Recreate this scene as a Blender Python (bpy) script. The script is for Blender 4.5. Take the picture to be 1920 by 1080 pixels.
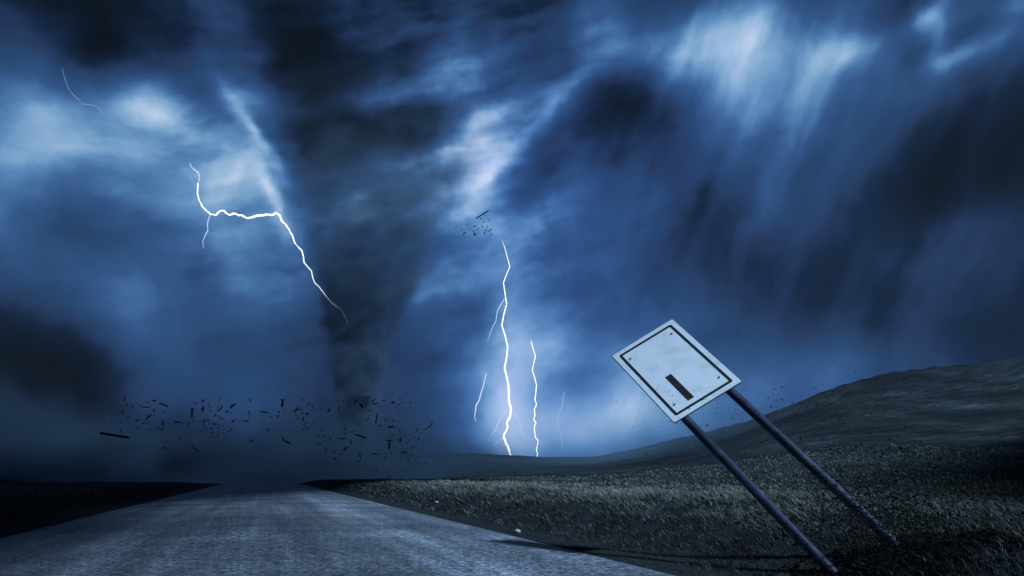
import bpy, bmesh, math, random
import numpy as np
from mathutils import Vector, Matrix, Quaternion
R = math.radians
F = 1251.0                       # focal length of the photograph in its own 1920-wide pixels
HX, HY = 960.0, 890.0            # column straight ahead, row of the horizon
CAM_H = 1.0
sc = bpy.context.scene
for o in list(bpy.data.objects): bpy.data.objects.remove(o)
col = sc.collection

# ------------------------------------------------------------------ camera
cam_d = bpy.data.cameras.new('camera'); cam = bpy.data.objects.new('camera', cam_d); col.objects.link(cam)
cam.location = (0, 0, CAM_H); cam.rotation_euler = (R(90), 0, 0)
cam_d.sensor_width = 36; cam_d.lens = 36 * F / 1920
cam_d.shift_y = (HY - 540) / 1920
cam_d.clip_start = .05; cam_d.clip_end = 20000
sc.camera = cam
sc.view_settings.view_transform = 'Standard'; sc.view_settings.look = 'None'
sc.view_settings.gamma = 1; sc.view_settings.exposure = 0
sc.render.resolution_x = 1024; sc.render.resolution_y = 576
sc.cycles.max_bounces = 5; sc.cycles.diffuse_bounces = 2; sc.cycles.glossy_bounces = 2
sc.cycles.volume_bounces = 1; sc.cycles.transparent_max_bounces = 8
sc.cycles.use_denoising = True; sc.cycles.volume_step_rate = 1.0; sc.cycles.volume_max_steps = 256

# ------------------------------------------------------------------ node helper
class NT:
    def __init__(s, tree): s.t = tree
    def n(s, typ, **kw):
        nd = s.t.nodes.new(typ)
        for k, v in kw.items(): setattr(nd, k, v)
        return nd
    def put(s, sock, v):
        if v is None: return
        if isinstance(v, bpy.types.NodeSocket): s.t.links.new(v, sock)
        else: sock.default_value = v
    def m(s, op, a, b=None, c=None, clamp=False):
        nd = s.n('ShaderNodeMath', operation=op, use_clamp=clamp)
        for i, v in enumerate((a, b, c)):
            if v is not None: s.put(nd.inputs[i], v)
        return nd.outputs[0]
    def v(s, op, a, b=None, scale=None):
        nd = s.n('ShaderNodeVectorMath', operation=op)
        s.put(nd.inputs[0], a)
        if b is not None: s.put(nd.inputs[1], b)
        if scale is not None: s.put(nd.inputs['Scale'], scale)
        return nd.outputs['Value'] if op in ('DOT_PRODUCT', 'LENGTH', 'DISTANCE') else nd.outputs[0]
    def comb(s, x, y, z):
        nd = s.n('ShaderNodeCombineXYZ')
        for i, v in enumerate((x, y, z)): s.put(nd.inputs[i], v)
        return nd.outputs[0]
    def sep(s, v):
        nd = s.n('ShaderNodeSeparateXYZ'); s.put(nd.inputs[0], v); return nd.outputs
    def noise(s, vec, scale, detail=3, rough=.5, dist=0.0, color=False):
        nd = s.n('ShaderNodeTexNoise'); s.put(nd.inputs['Vector'], vec)
        nd.inputs['Scale'].default_value = scale; nd.inputs['Detail'].default_value = detail
        nd.inputs['Roughness'].default_value = rough; nd.inputs['Distortion'].default_value = dist
        return nd.outputs[1] if color else nd.outputs[0]
    def ss(s, x, lo, hi, a=0.0, b=1.0):
        nd = s.n('ShaderNodeMapRange', interpolation_type='SMOOTHSTEP')
        s.put(nd.inputs[0], x)
        for i, v in enumerate((lo, hi, a, b)): s.put(nd.inputs[1 + i], v)
        return nd.outputs[0]
    def ramp(s, fac, stops, interp='LINEAR'):
        nd = s.n('ShaderNodeValToRGB'); s.put(nd.inputs[0], fac); cr = nd.color_ramp; cr.interpolation = interp
        while len(cr.elements) < len(stops): cr.elements.new(.5)
        for e, (p, c) in zip(cr.elements, stops):
            e.position = p; e.color = tuple(c) + (1,)
        return nd.outputs[0]
    def mix(s, fac, a, b):
        nd = s.n('ShaderNodeMix', data_type='RGBA'); s.put(nd.inputs[0], fac)
        s.put(nd.inputs[6], a if isinstance(a, bpy.types.NodeSocket) else tuple(a) + (1,))
        s.put(nd.inputs[7], b if isinstance(b, bpy.types.NodeSocket) else tuple(b) + (1,))
        return nd.outputs[2]
def lin(r, g, b): return tuple(((c / 255) / 12.92 if c <= 10 else ((c / 255 + .055) / 1.055) ** 2.4) for c in (r, g, b))

# ------------------------------------------------------------------ sky: storm cloud over a dim clear sky
SUN_EL, SUN_AZ = 48.0, 132.0           # the sun stands behind the photographer, to the right
sun_dir = Vector((math.sin(R(SUN_AZ)) * math.cos(R(SUN_EL)), math.cos(R(SUN_AZ)) * math.cos(R(SUN_EL)), math.sin(R(SUN_EL))))
world = bpy.data.worlds.new('World'); sc.world = world; world.use_nodes = True
W = NT(world.node_tree); world.node_tree.nodes.clear()
SKY = '''0 0 62|200 25 34|0 160 140|60 225 208|200 255 194|300 225 208|250 130 140|300 60 48|400 110 100|450 25 92|560 60 32|570 165 18
480 210 158|400 270 198|300 330 188|200 375 155|120 405 105|0 430 150|450 350 203|505 290 205|350 400 190|560 390 160|625 225 34|700 50 82
750 130 78|850 120 160|900 45 118|800 210 55|880 220 160|700 180 145|650 300 85|750 280 105|680 370 165|800 345 188|960 245 205|895 360 232
1000 140 145|1110 75 185|1080 190 168|1150 150 85|1150 250 72|1060 300 118|1000 400 165|1100 380 140|1200 350 124|1190 50 150|1240 100 175
1330 80 208|1400 40 216|1420 110 210|1500 115 195|1600 100 205|1640 25 110|1560 25 135|1745 40 205|1700 110 120|1775 105 192|1850 45 110|1900 8 180
1880 200 55|1400 180 182|1400 240 160|1550 200 155|1500 290 125|1300 300 105|1600 310 100|1700 300 50|1800 330 26|1890 430 78|1460 400 120
1350 420 72|1600 420 70|1250 420 100|1180 430 120|850 430 185|600 430 150|460 440 210|300 430 150
60 520 120|0 600 60|200 500 130|250 560 165|240 620 120|100 650 32|0 700 22|200 700 45|270 680 110|100 790 32|210 790 62|300 760 90|380 800 70|450 760 110
560 780 80|600 560 120|450 560 150|400 660 110|600 680 90|800 520 170|900 480 200|950 600 205|880 700 170|980 700 225|1050 640 190|1000 520 165|1150 560 130
1100 480 130|1200 680 190|1300 600 120|1400 500 75|1500 600 90|1400 700 150|1550 700 150|1660 640 88|1700 500 70|1800 520 88|1850 620 52|1740 670 90|1900 660 60
760 760 100|850 760 140|900 770 206|950 770 232|1000 790 222|1060 800 224|1120 820 212|1170 770 226|1200 800 210|1300 780 178|1240 740 190|1400 750 160|1500 720 158|1620 690 138
0 230 204|60 300 202|130 260 214|200 310 206|130 190 206|0 330 184|100 340 184|250 270 212|330 260 210|400 310 202|50 50 60|150 50 34|330 60 40
0 100 100|80 100 85|160 100 60|240 100 60|330 110 60|80 150 150|160 150 130|230 150 142|300 150 122|370 150 100|200 400 145|260 400 165|320 390 188
930 330 226|915 300 222|870 405 212|1000 215 190|1060 165 160|930 235 160|910 190 150|960 170 112|990 300 120|670 135 28|640 75 66|720 25 75|760 170 125|870 60 110|960 95 115|1010 95 85|1040 140 95|1060 110 130|1160 40 150|905 150 150|850 190 140
750 225 36|820 225 20|650 255 24|700 280 66|600 300 60|820 300 150|860 260 200|930 290 215|850 330 200|1000 330 115|940 330 190|950 380 180|1035 240 110|1080 230 85
1130 220 66|1170 300 95|1050 370 155|960 420 170|840 390 175|880 420 205|780 390 165|740 420 150|650 420 150|520 330 190|540 250 60|480 60 55|520 110 30|600 120 22
960 850 215|1100 850 185|820 830 110|700 860 60|500 860 60|300 860 50|100 870 30'''
pts = [tuple(float(v) for v in q.split()) for ln in SKY.split('\n') for q in ln.split('|') if q.strip()]
def azel(px, py):
    a = math.atan((px - HX) / F); return a, (HY - py) / F * math.cos(a)
P = np.array([azel(a, b) for a, b, _ in pts]); T = np.array([v / 255 for *_, v in pts])
SIG = .066; BASE = .27
FEATS = ((985,255,140,24,46,.26),(1060,178,70,18,40,.10),(900,350,60,40,55,.16),(1055,300,120,30,46,-.14),(1030,150,90,12,36,-.08),(1130,170,70,80,60,-.06),
          (340,160,150,32,-22,-.16),(300,222,130,22,-16,.10),(470,235,110,13,-55,.18),(512,365,70,12,-68,.16),(395,60,40,90,10,.06),
          (815,212,55,28,5,-.22),(560,150,80,50,0,-.12),(640,215,60,30,10,-.10),(880,118,150,16,20,.08),(985,190,110,12,26,.10),
          (700,175,120,14,12,.10),(740,265,130,18,8,-.10),(960,150,90,14,24,-.10),(660,325,110,14,12,.08),(760,300,90,12,14,.06),
          (1440,350,190,16,68,.10),(1390,130,170,34,66,.10),(1520,230,150,12,66,.06),(1280,90,120,12,66,.08),(1345,300,150,14,70,-.06),(1600,95,60,26,10,.10),
          (1740,40,30,30,-20,.30),(1762,14,44,14,25,.14),(1785,106,48,20,5,.24),(1760,84,14,30,0,.10),(1860,90,30,14,40,.10),(1700,70,20,30,0,-.10),(1570,85,50,26,-5,.12),(1900,10,50,16,0,.12),(1725,118,24,30,0,-.16),(1640,40,80,30,20,-.12),(1810,60,50,20,30,-.14),(1800,340,170,60,-6,-.08),
          (1150,250,70,100,0,-.08),(960,770,60,90,0,.14),(1210,770,60,40,20,.10),(150,240,190,50,-6,.05),(1420,70,120,60,60,.05),(548,425,60,40,-60,.14),(560,520,50,60,0,.10),(955,600,40,160,0,.08))  # blobs beside the bolts paint the lightning's glow into the sky
def feat_at(f, Q):
    a, b = azel(f[0], f[1]); c, t = math.cos(R(f[4])), math.sin(R(f[4]))
    u = (Q[:, 0] - a) * c + (Q[:, 1] - b) * t; v = -(Q[:, 0] - a) * t + (Q[:, 1] - b) * c
    return f[5] * np.exp(-(u * F / f[2]) ** 2 - (v * F / f[3]) ** 2)
T = T - sum(feat_at(f, P) for f in FEATS)
D2 = ((P[:, None] - P[None]) ** 2).sum(-1); G = np.exp(-D2 / SIG ** 2)
wts = np.linalg.solve(G.T @ G + .02 * np.eye(len(P)), G.T @ (T - BASE))
tc = W.n('ShaderNodeTexCoord').outputs['Generated']
dx, dy, dz = W.sep(tc)
hor = W.m('SQRT', W.m('ADD', W.m('MULTIPLY', dx, dx), W.m('ADD', W.m('MULTIPLY', dy, dy), 1e-4)))
az = W.m('ARCTAN2', dx, dy); el = W.m('MINIMUM', W.m('DIVIDE', dz, hor), 3.0)
p0 = W.comb(az, el, 0)
# cloud edges are ragged: displace the lookup by turbulence
wn = W.noise(tc, 5.5, 4, .55, color=True)
wn2 = W.noise(tc, 22, 3, .55, color=True)
warp = W.v('MULTIPLY', W.v('SUBTRACT', wn, (.5, .5, .5)), (.028, .03, 0))
warp2 = W.v('MULTIPLY', W.v('SUBTRACT', wn2, (.5, .5, .5)), (.03, .028, 0))
p1 = W.v('ADD', p0, W.v('ADD', warp, warp2))
acc = None
E1 = math.exp(-1); q1 = W.v('SCALE', p1, scale=1 / SIG)
for (a, b), w in zip(P, wts):
    d = W.v('DISTANCE', q1, (a / SIG, b / SIG, 0))
    g = W.m('POWER', E1, W.m('MULTIPLY', d, d))
    acc = W.m('MULTIPLY_ADD', g, float(w), BASE if acc is None else acc)
def feat(px, py, rx, ry, rot, w, src=None):
    """one long soft cloud streak, gap or painted lightning glow, in azimuth and elevation"""
    global acc
    a, b = azel(px, py)
    mp = W.n('ShaderNodeMapping', vector_type='TEXTURE'); W.put(mp.inputs[0], src or p1)
    mp.inputs[1].default_value = (a, b, 0); mp.inputs[2].default_value = (0, 0, R(rot)); mp.inputs[3].default_value = (rx / F, ry / F, 1)
    g = W.m('POWER', .36788, W.v('DOT_PRODUCT', mp.outputs[0], mp.outputs[0]))
    acc = W.m('MULTIPLY_ADD', g, w, acc)
p2 = W.v('ADD', p0, warp2)
for f in FEATS:
    feat(*f, src=p2)
# wind-drawn texture: shallow streaks on the left half, steep rain streaks on the right half
def streak(ang, sx, sy, sc_, det=3):
    mp = W.n('ShaderNodeMapping'); W.put(mp.inputs[0], p1)
    mp.inputs[2].default_value = (0, 0, R(-ang)); m2 = W.v('MULTIPLY', mp.outputs[0], (sx, sy, 1))
    return W.m('SUBTRACT', W.noise(m2, sc_, det, .55), .5)
right = W.ss(az, .05, .25)
s1 = streak(16, 1, 3.2, 5); s2 = streak(68, 1, 5, 4)
swirl = W.m('POWER', math.exp(-9), W.m('POWER', W.v('DISTANCE', p0, azel(740, 170) + (0,)), 2.0))
s1 = W.m('MULTIPLY', s1, W.m('ADD', W.m('MULTIPLY', swirl, .75), W.ss(right, 0, 1, .16, .04))); s2 = W.m('MULTIPLY', s2, W.ss(right, 0, 1, .03, .26))
puff = W.m('MULTIPLY', W.m('SUBTRACT', W.noise(tc, 9, 5, .6, .4), .5), W.m('MULTIPLY_ADD', swirl, .45, .24))
low = W.ss(el, -.02, .25, .35, 1)
val = W.m('ADD', acc, W.m('MULTIPLY', W.m('ADD', puff, W.m('ADD', s1, s2)), low))
val = W.m('MAXIMUM', W.m('MINIMUM', val, 1.0), .02)
# low in the east of the view and behind the camera the cloud is even and dull
skyc = W.ramp(val, [(0, lin(1, 3, 7)), (.09, lin(3, 7, 14)), (.15, lin(7, 15, 30)), (.25, lin(15, 32, 58)), (.36, lin(35, 56, 93)), (.44, lin(37, 67, 108)),
                    (.58, lin(50, 86, 135)), (.66, lin(66, 108, 158)), (.75, lin(92, 138, 186)), (.82, lin(124, 165, 204)), (.9, lin(160, 190, 222)), (1, lin(208, 222, 244))])
indigo = W.m('POWER', math.exp(-16), W.m('POWER', W.v('DISTANCE', p0, azel(1060, 400) + (0,)), 2.0))
indigo = W.m('ADD', indigo, W.m('POWER', math.exp(-60), W.m('POWER', W.v('DISTANCE', p0, azel(1010, 800) + (0,)), 2.0)))
tint = W.n('ShaderNodeMix', data_type='RGBA', blend_type='MULTIPLY'); W.put(tint.inputs[0], W.m('MULTIPLY', indigo, 1.0, clamp=True))
W.put(tint.inputs[6], skyc); tint.inputs[7].default_value = (.88, .91, 1.06, 1)
nish = W.n('ShaderNodeTexSky', sky_type='NISHITA', sun_disc=False, sun_elevation=R(SUN_EL), sun_rotation=R(SUN_AZ))
bgA = W.n('ShaderNodeBackground'); W.put(bgA.inputs[0], tint.outputs[2]); bgA.inputs[1].default_value = 1.0
bgB = W.n('ShaderNodeBackground'); W.put(bgB.inputs[0], nish.outputs[0]); bgB.inputs[1].default_value = .0002   # the little clear sky that comes through the cloud
add = W.n('ShaderNodeAddShader'); W.put(add.inputs[0], bgA.outputs[0]); W.put(add.inputs[1], bgB.outputs[0])
W.put(W.n('ShaderNodeOutputWorld').inputs[0], add.outputs[0])
world.cycles.sampling_method = 'MANUAL'; world.cycles.sample_map_resolution = 512

sun_d = bpy.data.lights.new('sun', 'SUN'); sun_o = bpy.data.objects.new('sun', sun_d); col.objects.link(sun_o)
sun_d.energy = 5.0; sun_d.angle = R(4.5); sun_d.color = (.46, .70, 1.0)
sun_o.rotation_euler = (-sun_dir).to_track_quat('-Z', 'Y').to_euler(); sun_o.location = sun_dir * 50

# ------------------------------------------------------------------ helpers for objects
def mat(name, rough=.8, metallic=0.0, spec=.3):
    m = bpy.data.materials.new(name); m.use_nodes = True
    N = NT(m.node_tree); b = m.node_tree.nodes['Principled BSDF']
    b.inputs['Roughness'].default_value = rough; b.inputs['Metallic'].default_value = metallic
    b.inputs['Specular IOR Level'].default_value = spec
    return m, N, b
def bump(N, b, h, strength=.4, dist=.02):
    nd = N.n('ShaderNodeBump'); nd.inputs['Strength'].default_value = strength; nd.inputs['Distance'].default_value = dist
    N.put(nd.inputs['Height'], h); N.put(b.inputs['Normal'], nd.outputs[0])
def tag(o, label=None, cat=None, group=None, kind=None):
    if label: o['label'] = label
    if cat: o['category'] = cat
    if group: o['group'] = group
    if kind: o['kind'] = kind
    return o
def link(name, me, m=None, parent=None):
    o = bpy.data.objects.new(name, me); col.objects.link(o)
    if m: me.materials.append(m)
    if parent: o.parent = parent
    return o
def np_mesh(name, V, Fq, smooth=True):
    """V (n,3), Fq (m,k) with the same k"""
    me = bpy.data.meshes.new(name); V = np.asarray(V, np.float32); Fq = np.asarray(Fq, np.int32); k = Fq.shape[1]
    me.vertices.add(len(V)); me.vertices.foreach_set('co', V.ravel())
    me.loops.add(Fq.size); me.loops.foreach_set('vertex_index', Fq.ravel())
    me.polygons.add(len(Fq)); me.polygons.foreach_set('loop_start', np.arange(0, Fq.size, k, dtype=np.int32))
    me.polygons.foreach_set('loop_total', np.full(len(Fq), k, np.int32))
    if smooth: me.polygons.foreach_set('use_smooth', np.ones(len(Fq), bool))
    me.update(calc_edges=True); me.validate(); return me
def sm(x, a, b):
    t = np.clip((x - a) / (b - a), 0, 1); return t * t * (3 - 2 * t)
rng = np.random.default_rng(7)
_perm = rng.random((256, 256))
def vn(x, y):
    xi = np.floor(x).astype(int); yi = np.floor(y).astype(int); fx = x - xi; fy = y - yi
    fx = fx * fx * (3 - 2 * fx); fy = fy * fy * (3 - 2 * fy)
    g = lambda i, j: _perm[(xi + i) & 255, (yi + j) & 255]
    return (g(0, 0) * (1 - fx) + g(1, 0) * fx) * (1 - fy) + (g(0, 1) * (1 - fx) + g(1, 1) * fx) * fy - .5
def fbm(x, y, oct=4):
    s = 0; a = 1
    for i in range(oct): s = s + a * vn(x * 2 ** i + 17.3 * i, y * 2 ** i + 5.1 * i); a *= .5
    return s

# ------------------------------------------------------------------ terrain
RA = math.atan(-470 / 1251)                       # bearing of the road
RDX, RDY = math.sin(RA), math.cos(RA)
HALF = 4.25
def road_coords(x, y): return x * RDX + y * RDY, x * RDY - y * RDX      # along, across (right +)
def road_z(s): return -np.minimum(.0011 * np.maximum(s - 78, 0) ** 2, 14 + 0 * s)
RID = [(-180, .02), (-90, .03), (-60, .006), (-38, .003), (-30, .003), (-20, .002), (-14, .010), (-8, .030), (-2.7, .0315), (0, .0285), (2.5, .026), (5, .0255), (7, .0265), (9.8, .036), (13.5, .0525),
       (16, .0600), (19.4, .079), (23.4, .104), (27, .1235), (29.5, .134), (32.5, .139), (37, .138), (50, .15), (90, .10), (140, .04), (180, .02)]
def height(x, y):
    x = np.asarray(x, float); y = np.asarray(y, float)
    s, q = road_coords(x, y); r = np.hypot(x, y); a = np.degrees(np.arctan2(x, y))
    S = np.interp(a, [p[0] for p in RID], [p[1] for p in RID])
    S = S + .004 * vn(a * .35 + 40, 0 * a + 3) * sm(a, 6, 12)
    Rg = 210 + 90 * sm(a, 10, -10) + 25 * np.sin(a * .21)
    H = S * Rg + 1.0
    t = np.clip(r / Rg, 0, 1)
    hill = H * (t ** 2.1) * (1 - .45 * sm(r, Rg, Rg * 2.2))
    e = np.abs(q) - HALF
    off = sm(e, 2, 40)
    z = hill * np.where(s > 0, np.maximum(off, sm(r, 170, 260)), off)
    near = 1 - sm(r, 60, 130)
    right = q > 0
    bank = .34 * sm(e, .3, 1.7) + .12 * sm(e, 1.7, 4.2) - .22 * sm(e, 5.5, 13)
    bankl = .05 * sm(e, .2, 1.2) + .14 * sm(e, 1.5, 4) - .05 * sm(e, 4, 9)
    z = z + np.where(right, bank, bankl) * sm(e, 0, .4) * (1 - .6 * sm(r, 50, 150))
    z = z + sm(e, .5, 3) * (.22 * fbm(x * .35, y * .35, 4) * (.4 + .6 * near) + .05 * vn(x * 2.2, y * 2.2) * near)
    z = z + sm(e, 25, 90) * 1.6 * fbm(x * .02, y * .02, 3) * sm(r, 60, 120) * (1 - .8 * sm(r, 150, 230))
    z = z - .05 * (1 - sm(e, -.6, .15)) + road_z(s) * (1 - sm(e, 1, 60)) * (1 - sm(r, 180, 260))
    return z
NA, NR = 900, 250
aa = np.concatenate([np.linspace(-60, 60, 700, endpoint=False), np.linspace(60, 300, 200, endpoint=False)]) * math.pi / 180
rr = np.concatenate([[.05], .8 * (745 / .8) ** np.linspace(0, 1, NR - 1)])
AA, RR = np.meshgrid(aa, rr); X = RR * np.sin(AA); Y = RR * np.cos(AA); Z = height(X, Y)
ii, jj = np.meshgrid(np.arange(NR - 1), np.arange(NA), indexing='ij'); j2 = (jj + 1) % NA
Fq = np.stack([ii * NA + jj, (ii + 1) * NA + jj, (ii + 1) * NA + j2, ii * NA + j2], -1).reshape(-1, 4)[:, ::-1]
gm, N, b = mat('wind_swept_field', .95, spec=.1)
geo = N.n('ShaderNodeNewGeometry').outputs['Position']
gx, gy, gz = N.sep(geo)
along = N.m('ADD', N.m('MULTIPLY', gx, RDX), N.m('MULTIPLY', gy, RDY)); across = N.m('SUBTRACT', N.m('MULTIPLY', gx, RDY), N.m('MULTIPLY', gy, RDX))
n_big = N.noise(geo, .06, 5, .6); n_mid = N.noise(geo, .9, 6, .65); n_fine = N.noise(geo, 14, 4, .7)
sv = N.comb(N.m('MULTIPLY', N.m('ADD', N.m('MULTIPLY', gx, .89), N.m('MULTIPLY', gy, .45)), .03), N.m('MULTIPLY', N.m('SUBTRACT', N.m('MULTIPLY', gy, .89), N.m('MULTIPLY', gx, .45)), .22), 0)          # combed by the wind, long bands across the slope
n_str = N.noise(sv, 3.0, 7, .68, .6)
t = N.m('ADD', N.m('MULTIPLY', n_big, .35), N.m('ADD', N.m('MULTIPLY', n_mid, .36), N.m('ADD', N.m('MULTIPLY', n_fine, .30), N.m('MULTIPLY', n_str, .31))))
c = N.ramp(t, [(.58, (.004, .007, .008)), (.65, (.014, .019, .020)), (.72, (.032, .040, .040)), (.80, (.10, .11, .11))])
edge = N.m('ABSOLUTE', across)
verge = N.ss(N.m('ADD', edge, N.m('MULTIPLY', n_mid, 1.6)), HALF + 2.0, HALF + 3.7)
c = N.mix(verge, N.ramp(n_fine, [(.35, (.010, .011, .012)), (.7, (.05, .05, .048))]), c)
N.put(b.inputs['Base Color'], c); bump(N, b, N.m('ADD', n_fine, N.m('MULTIPLY', n_mid, 2)), .8, .06)
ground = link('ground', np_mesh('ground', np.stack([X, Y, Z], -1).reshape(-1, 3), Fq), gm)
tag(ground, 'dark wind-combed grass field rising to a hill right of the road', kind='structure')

# ------------------------------------------------------------------ unseen cloud slabs added to block the sun left of the road and far right
def sun_blocker(label, poly, seed):
    """poly: the patch of ground it keeps in shade"""
    h = 80.0; off_ = Vector((sun_dir.x, sun_dir.y)) * h / sun_dir.z
    P_ = [Vector(p) + off_ for p in poly]; out = []
    for a_, b_ in zip(P_, P_[1:] + P_[:1]):
        for k in range(8):
            q_ = a_.lerp(b_, k / 8); out.append(q_ + Vector((3.0 * float(vn(q_.x * .11 + seed, q_.y * .11)), 3.0 * float(vn(q_.x * .11, q_.y * .11 + seed)))))
    bm = bmesh.new(); c_ = sum(out, Vector((0, 0))) / len(out)
    lo = [bm.verts.new((q_.x, q_.y, h)) for q_ in out]; hi = [bm.verts.new((c_.x + (q_.x - c_.x) * .93, c_.y + (q_.y - c_.y) * .93, h + 7)) for q_ in out]
    n = len(out); bm.faces.new(lo[::-1]); bm.faces.new(hi)
    for i in range(n): bm.faces.new((lo[i], lo[(i + 1) % n], hi[(i + 1) % n], hi[i]))
    bmesh.ops.triangulate(bm, faces=bm.faces[:]); bmesh.ops.subdivide_edges(bm, edges=bm.edges[:], cuts=3, use_grid_fill=True)
    for v in bm.verts: v.co.z += 4 * float(fbm(v.co.x * .06, v.co.y * .06, 3))
    me = bpy.data.meshes.new('cloud'); bm.to_mesh(me); bm.free()
    o = link('cloud', me, blocker_mat); tag(o, label, kind='structure')
blocker_mat, N, b = mat('blocker_cloud_grey', 1, spec=0); N.put(b.inputs['Base Color'], N.ramp(N.noise(N.n('ShaderNodeNewGeometry').outputs['Position'], .05, 5, .6), [(.3, (.05, .06, .08)), (.7, (.2, .22, .26))]))
sun_blocker('added unseen cloud slab that shades the left of the road', [(-3.6, -30), (-3.6, 4), (-5.2, 12), (-10, 30), (-7, 46), (2, 72), (-32, 112), (-95, 145), (-240, 170), (-250, -60)], 3)
sun_blocker('added unseen cloud slab that shades the ground right of the fallen sign', [(6, -30), (5.6, 4), (7.5, 12), (16, 24), (32, 50), (70, 95), (140, 130), (300, 120), (300, -60)], 8)

# ------------------------------------------------------------------ road
sl = np.concatenate([np.linspace(-30, 70, 401), np.linspace(70.5, 190, 200)]); ql = np.linspace(-HALF, HALF, 61)
SS, QQ = np.meshgrid(sl, ql, indexing='ij')
rag = .05 * fbm(SS * 1.3, np.sign(QQ) * 9 + 0 * QQ, 4) + .03 * fbm(SS * 6, np.sign(QQ) * 4 + 0 * QQ, 2)
QR = QQ + np.sign(QQ) * rag * (np.abs(QQ) > HALF - .01)
camber = .05 * (1 - (QQ / HALF) ** 2) - .05 - .02 * (np.abs(QQ) > HALF - .01)
RX = SS * RDX + QR * RDY; RY = SS * RDY - QR * RDX; RZ = road_z(SS) + camber + .012
ni, nj = SS.shape
ii, jj = np.meshgrid(np.arange(ni - 1), np.arange(nj - 1), indexing='ij')
Fr = np.stack([ii * nj + jj, ii * nj + jj + 1, (ii + 1) * nj + jj + 1, (ii + 1) * nj + jj], -1).reshape(-1, 4)
rm, N, b = mat('coarse_asphalt', .62, spec=.45)
geo = N.n('ShaderNodeNewGeometry').outputs['Position']
gx, gy, gz = N.sep(geo)
along = N.m('ADD', N.m('MULTIPLY', gx, RDX), N.m('MULTIPLY', gy, RDY)); across = N.m('SUBTRACT', N.m('MULTIPLY', gx, RDY), N.m('MULTIPLY', gy, RDX))
grain = N.noise(geo, 50, 2, .8); grain2 = N.noise(geo, 17, 3, .75)
strk = N.noise(N.comb(N.m('MULTIPLY', along, .05), N.m('MULTIPLY', across, 1.1), 0), 2.2, 5, .6)
patch = N.noise(geo, .35, 4, .6)
wx = N.m('ABSOLUTE', N.m('SUBTRACT', N.m('ABSOLUTE', across), 2.1))
wheel = N.ss(wx, .15, .9, 1, 0)
t = N.m('ADD', N.m('MULTIPLY', strk, .24), N.m('ADD', N.m('MULTIPLY', patch, .30), N.m('MULTIPLY', wheel, .05)))
basec = N.ramp(t, [(.20, (.06, .063, .07)), (.29, (.15, .158, .175)), (.37, (.31, .325, .35))])
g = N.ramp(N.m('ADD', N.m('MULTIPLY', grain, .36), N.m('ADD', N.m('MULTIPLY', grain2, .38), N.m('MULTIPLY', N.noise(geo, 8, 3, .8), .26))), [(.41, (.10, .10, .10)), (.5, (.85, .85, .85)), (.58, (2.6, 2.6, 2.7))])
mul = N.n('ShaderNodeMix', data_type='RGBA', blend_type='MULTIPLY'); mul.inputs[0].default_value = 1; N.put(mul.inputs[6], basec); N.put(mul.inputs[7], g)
dusty = N.ss(N.m('ADD', N.m('ABSOLUTE', across), N.m('MULTIPLY', N.noise(geo, 3, 4, .6), .35)), HALF - .25, HALF + .1)
stain = N.ss(N.v('DISTANCE', N.v('ADD', geo, N.v('SCALE', N.noise(geo, 2, 3, .6, color=True), scale=1.2)), (-3.9 + .6, 15 + .6, .6)), .3, 1.6, .35, 0)
cc = N.mix(N.m('MULTIPLY', dusty, .5), mul.outputs[2], (.26, .26, .26)); cc = N.mix(stain, cc, (.14, .085, .045))
N.put(b.inputs['Base Color'], cc)
bump(N, b, N.m('ADD', grain, N.m('MULTIPLY', grain2, .7)), .55, .012)
road = link('road', np_mesh('road', np.stack([RX, RY, RZ], -1).reshape(-1, 3), Fr), rm)
tag(road, 'grey coarse asphalt road running straight to the storm', kind='structure')

# ------------------------------------------------------------------ tornado and its dust (fog grids made by a node field)
def axis_z(py): return (HY - py) / F
TD = 200.0
#       row, middle column, half width in pixels of the photograph, all seen 200 m away -> metres
prof = [(905, 690, 62), (860, 684, 52), (800, 676, 46), (740, 672, 50), (680, 672, 58), (620, 676, 70), (560, 684, 90), (500, 694, 118), (440, 698, 126), (370, 708, 156), (300, 720, 196), (200, 740, 265), (100, 752, 350), (20, 752, 400), (-60, 752, 430)]
def pz(p): return (HY - p[0]) / F * TD + CAM_H
PZ0, PZ1 = pz(prof[0]), pz(prof[-1])
def fog(name, lo, hi, res, build, material):
    vo = bpy.data.volumes.new(name); o = bpy.data.objects.new(name, vo); col.objects.link(o); vo.materials.append(material)
    ng = bpy.data.node_groups.new(name + '_field', 'GeometryNodeTree')
    ng.interface.new_socket('Geometry', in_out='INPUT', socket_type='NodeSocketGeometry')
    ng.interface.new_socket('Geometry', in_out='OUTPUT', socket_type='NodeSocketGeometry')
    G = NT(ng); gi = G.n('NodeGroupInput'); go = G.n('NodeGroupOutput')
    vc = G.n('GeometryNodeVolumeCube')
    vc.inputs['Min'].default_value = lo; vc.inputs['Max'].default_value = hi
    for a_, k in zip('XYZ', res): vc.inputs['Resolution ' + a_].default_value = k
    pos = G.n('GeometryNodeInputPosition').outputs[0]
    G.put(vc.inputs['Density'], build(G, pos))
    sm_ = G.n('GeometryNodeSetMaterial'); G.put(sm_.inputs[0], vc.outputs[0]); sm_.inputs['Material'].default_value = material
    G.put(go.inputs[0], sm_.outputs[0])
    md = o.modifiers.new('field', 'NODES'); md.node_group = ng
    return o
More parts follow.
